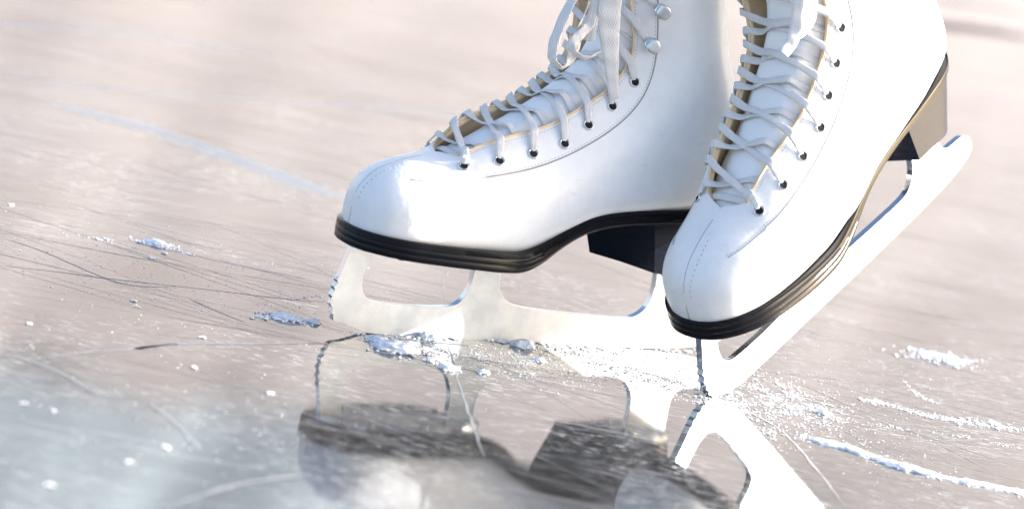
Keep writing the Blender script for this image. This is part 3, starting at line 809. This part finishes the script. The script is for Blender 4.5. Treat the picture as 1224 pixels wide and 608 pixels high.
CR = []
def clump(pix, rx, ry, h, rot=0., label='', seed=0, grp='clumps of ice shavings'):
    bm = bmesh.new(); bmesh.ops.create_icosphere(bm, subdivisions=4, radius=1); c = ice_at(*pix); ca, sa = math.cos(rot), math.sin(rot)
    for v in bm.verts:
        n1 = noise.noise(v.co*1.8 + Vector((seed*7.1, 0, 0))); n2 = noise.noise(v.co*5 + Vector((seed*3.3, 5, 0))); n3 = noise.noise(v.co*13 + Vector((seed, 9, 0)))
        p = v.co * (1 + .38*n1 + .26*n2 + .16*n3); x, y = p.x*rx, p.y*ry
        v.co = Vector((x*ca - y*sa, x*sa + y*ca, max(-.02, p.z*h*.8 + h*.15)))*U
    me = bpy.data.meshes.new('snow_clump'); bm.to_mesh(me); bm.free(); me.polygons.foreach_set('use_smooth', [True]*len(me.polygons))
    o = link('snow_clump', me, None, M['snow']); o.location = Vector((c.x, c.y, 0))*U; tag(o, label, 'snow clump', grp)
    CR.append((c, max(rx, ry))); return o
clump((473,418), 1.05, .65, .5, .2, 'largest white lump of ice shavings, just in front of the flat blade near its toe', 1)
clump((452,408), .55, .4, .35, -.3, 'small low lump of shavings nearest the toe pick of the flat skate', 2)
clump((513,405), .55, .4, .42, .0, 'round white lump touching the flat blade under its front opening', 3)
clump((625,414), .62, .4, .42, .1, 'white lump against the flat blade below its middle post', 4)
clump((537,441), .5, .35, .25, .1, 'flat little lump on the pale crack in front of the flat blade', 5)
clump((513,431), .26, .2, .2, .0, 'tiny lump between the large lump and the pale crack', 6)
clump((644,431), .30, .2, .2, .0, 'tiny lump in front of the lump below the middle post', 7)
clump((578,446), .28, .2, .2, .3, 'tiny lump to the right of the pale crack', 8)
clump((342,381), .8, .3, .3, .0, 'low rough lump lying left of the toe pick on the open ice', 9)
clump((376,386), .28, .22, .26, .0, 'pea-sized lump close left of the toe pick', 10)
clump((186,292), .8, .4, .28, -.3, 'elongated clump at the start of the snowy trail on the left', 11)
clump((1122,428), 1.5, .5, .28, .0, 'lone pale patch of shavings far right behind the raised skate', 12)
clump((983,494), .32, .25, .25, .0, 'small lump on the right between the raised skate and the long ridge', 13)
random.seed(3); sn = MB()
for c, r in CR:
    for _ in range(int(90*r) + 20): grain(sn, c + Vector((random.gauss(0, r*.75), random.gauss(0, r*.6), 0)), random.uniform(.015, .07)*(1 + .4*r), .7)
cr = sn.build('snow_crumbs', M['snow'], smooth=False, recalc=False); tag(cr, 'loose crumbs of ice lying around the white lumps', kind='stuff')
# the long ridge bottom right
P = catmull([Vector((a, b, 0)) for a, b in [(962,523),(985,529),(1010,535),(1040,545),(1070,556),(1110,566),(1150,575),(1190,582),(1240,592)]], 22)
q = [ice_at(p.x, p.y) for p in P]; vs = []; fs = []; K = 13; n = len(q)
for i, p in enumerate(q):
    t = q[min(n-1,i+1)] - q[max(0,i-1)]; t.z = 0; t.normalize(); sd = Vector((-t.y, t.x, 0)); f = i/(n-1)
    w = (.52 + .30*noise.noise(p*.35) + .12*noise.noise(p*1.9))*smooth01(f*9)*(1-.3*f); hh = w*(.40 + .15*noise.noise(p*.8 + Vector((5,0,0))))
    for j in range(K):
        a = math.pi*j/(K-1); q1 = p + sd*math.cos(a)*w; z = max(0, math.sin(a))*hh
        d = 1 + .35*noise.noise(Vector((q1.x*3, q1.y*3, z*4))) ; vs.append(p + sd*math.cos(a)*w*d + Vector((0,0, z*d + .001)))
for i in range(n-1):
    for j in range(K-1): A = i*K+j; fs.append((A, A+1, A+K+1, A+K))
o = link('snow_ridge', mesh('snow_ridge', vs, fs), None, M['snow']); tag(o, 'long thin ridge of ploughed up snow at the lower right', 'snow ridge')
random.seed(5); sn2 = MB(); _s = sn; sn = sn2
trail([(962,523),(1010,535),(1070,556),(1150,575),(1240,592)], 900, .42, .02, .09); sn = _s
o = sn2.build('ridge_crumbs', M['snow'], o, smooth=False, recalc=False)

# ---------------------------------------------------------------------- light
w = bpy.data.worlds.new('World'); sc.world = w; w.use_nodes = True; nt = w.node_tree
sky = nt.nodes.new('ShaderNodeTexSky'); sky.sky_type = 'NISHITA'; sky.sun_disc = False
SUN_EL, SUN_AZ = 17., 98.                      # azimuth: degrees to the right of straight behind the camera
sky.sun_elevation = math.radians(SUN_EL)
d = Vector((math.sin(math.radians(SUN_AZ)), -math.cos(math.radians(SUN_AZ)), 0)); el = math.radians(SUN_EL)
sd = Vector((d.x*math.cos(el), d.y*math.cos(el), math.sin(el)))
sky.sun_rotation = math.atan2(sd.x, sd.y); sky.air_density = .7; sky.dust_density = 3.5; sky.ozone_density = .6
bg = nt.nodes['Background']; nt.links.new(sky.outputs['Color'], bg.inputs['Color']); bg.inputs['Strength'].default_value = .15
sl = bpy.data.lights.new('sun', 'SUN'); sl.energy = 4.2; sl.angle = math.radians(.5); sl.color = (1, .99, .975)
so_ = bpy.data.objects.new('sun', sl); COL.objects.link(so_); so_.rotation_mode = 'QUATERNION'; so_.rotation_quaternion = sd.to_track_quat('Z', 'Y')
so_.location = sd*3
sc.view_settings.view_transform = 'Standard'; sc.view_settings.look = 'None'; sc.view_settings.gamma = 1; sc.view_settings.exposure = 1.72
sc.cycles.use_denoising = True
sc.cycles.max_bounces = 8
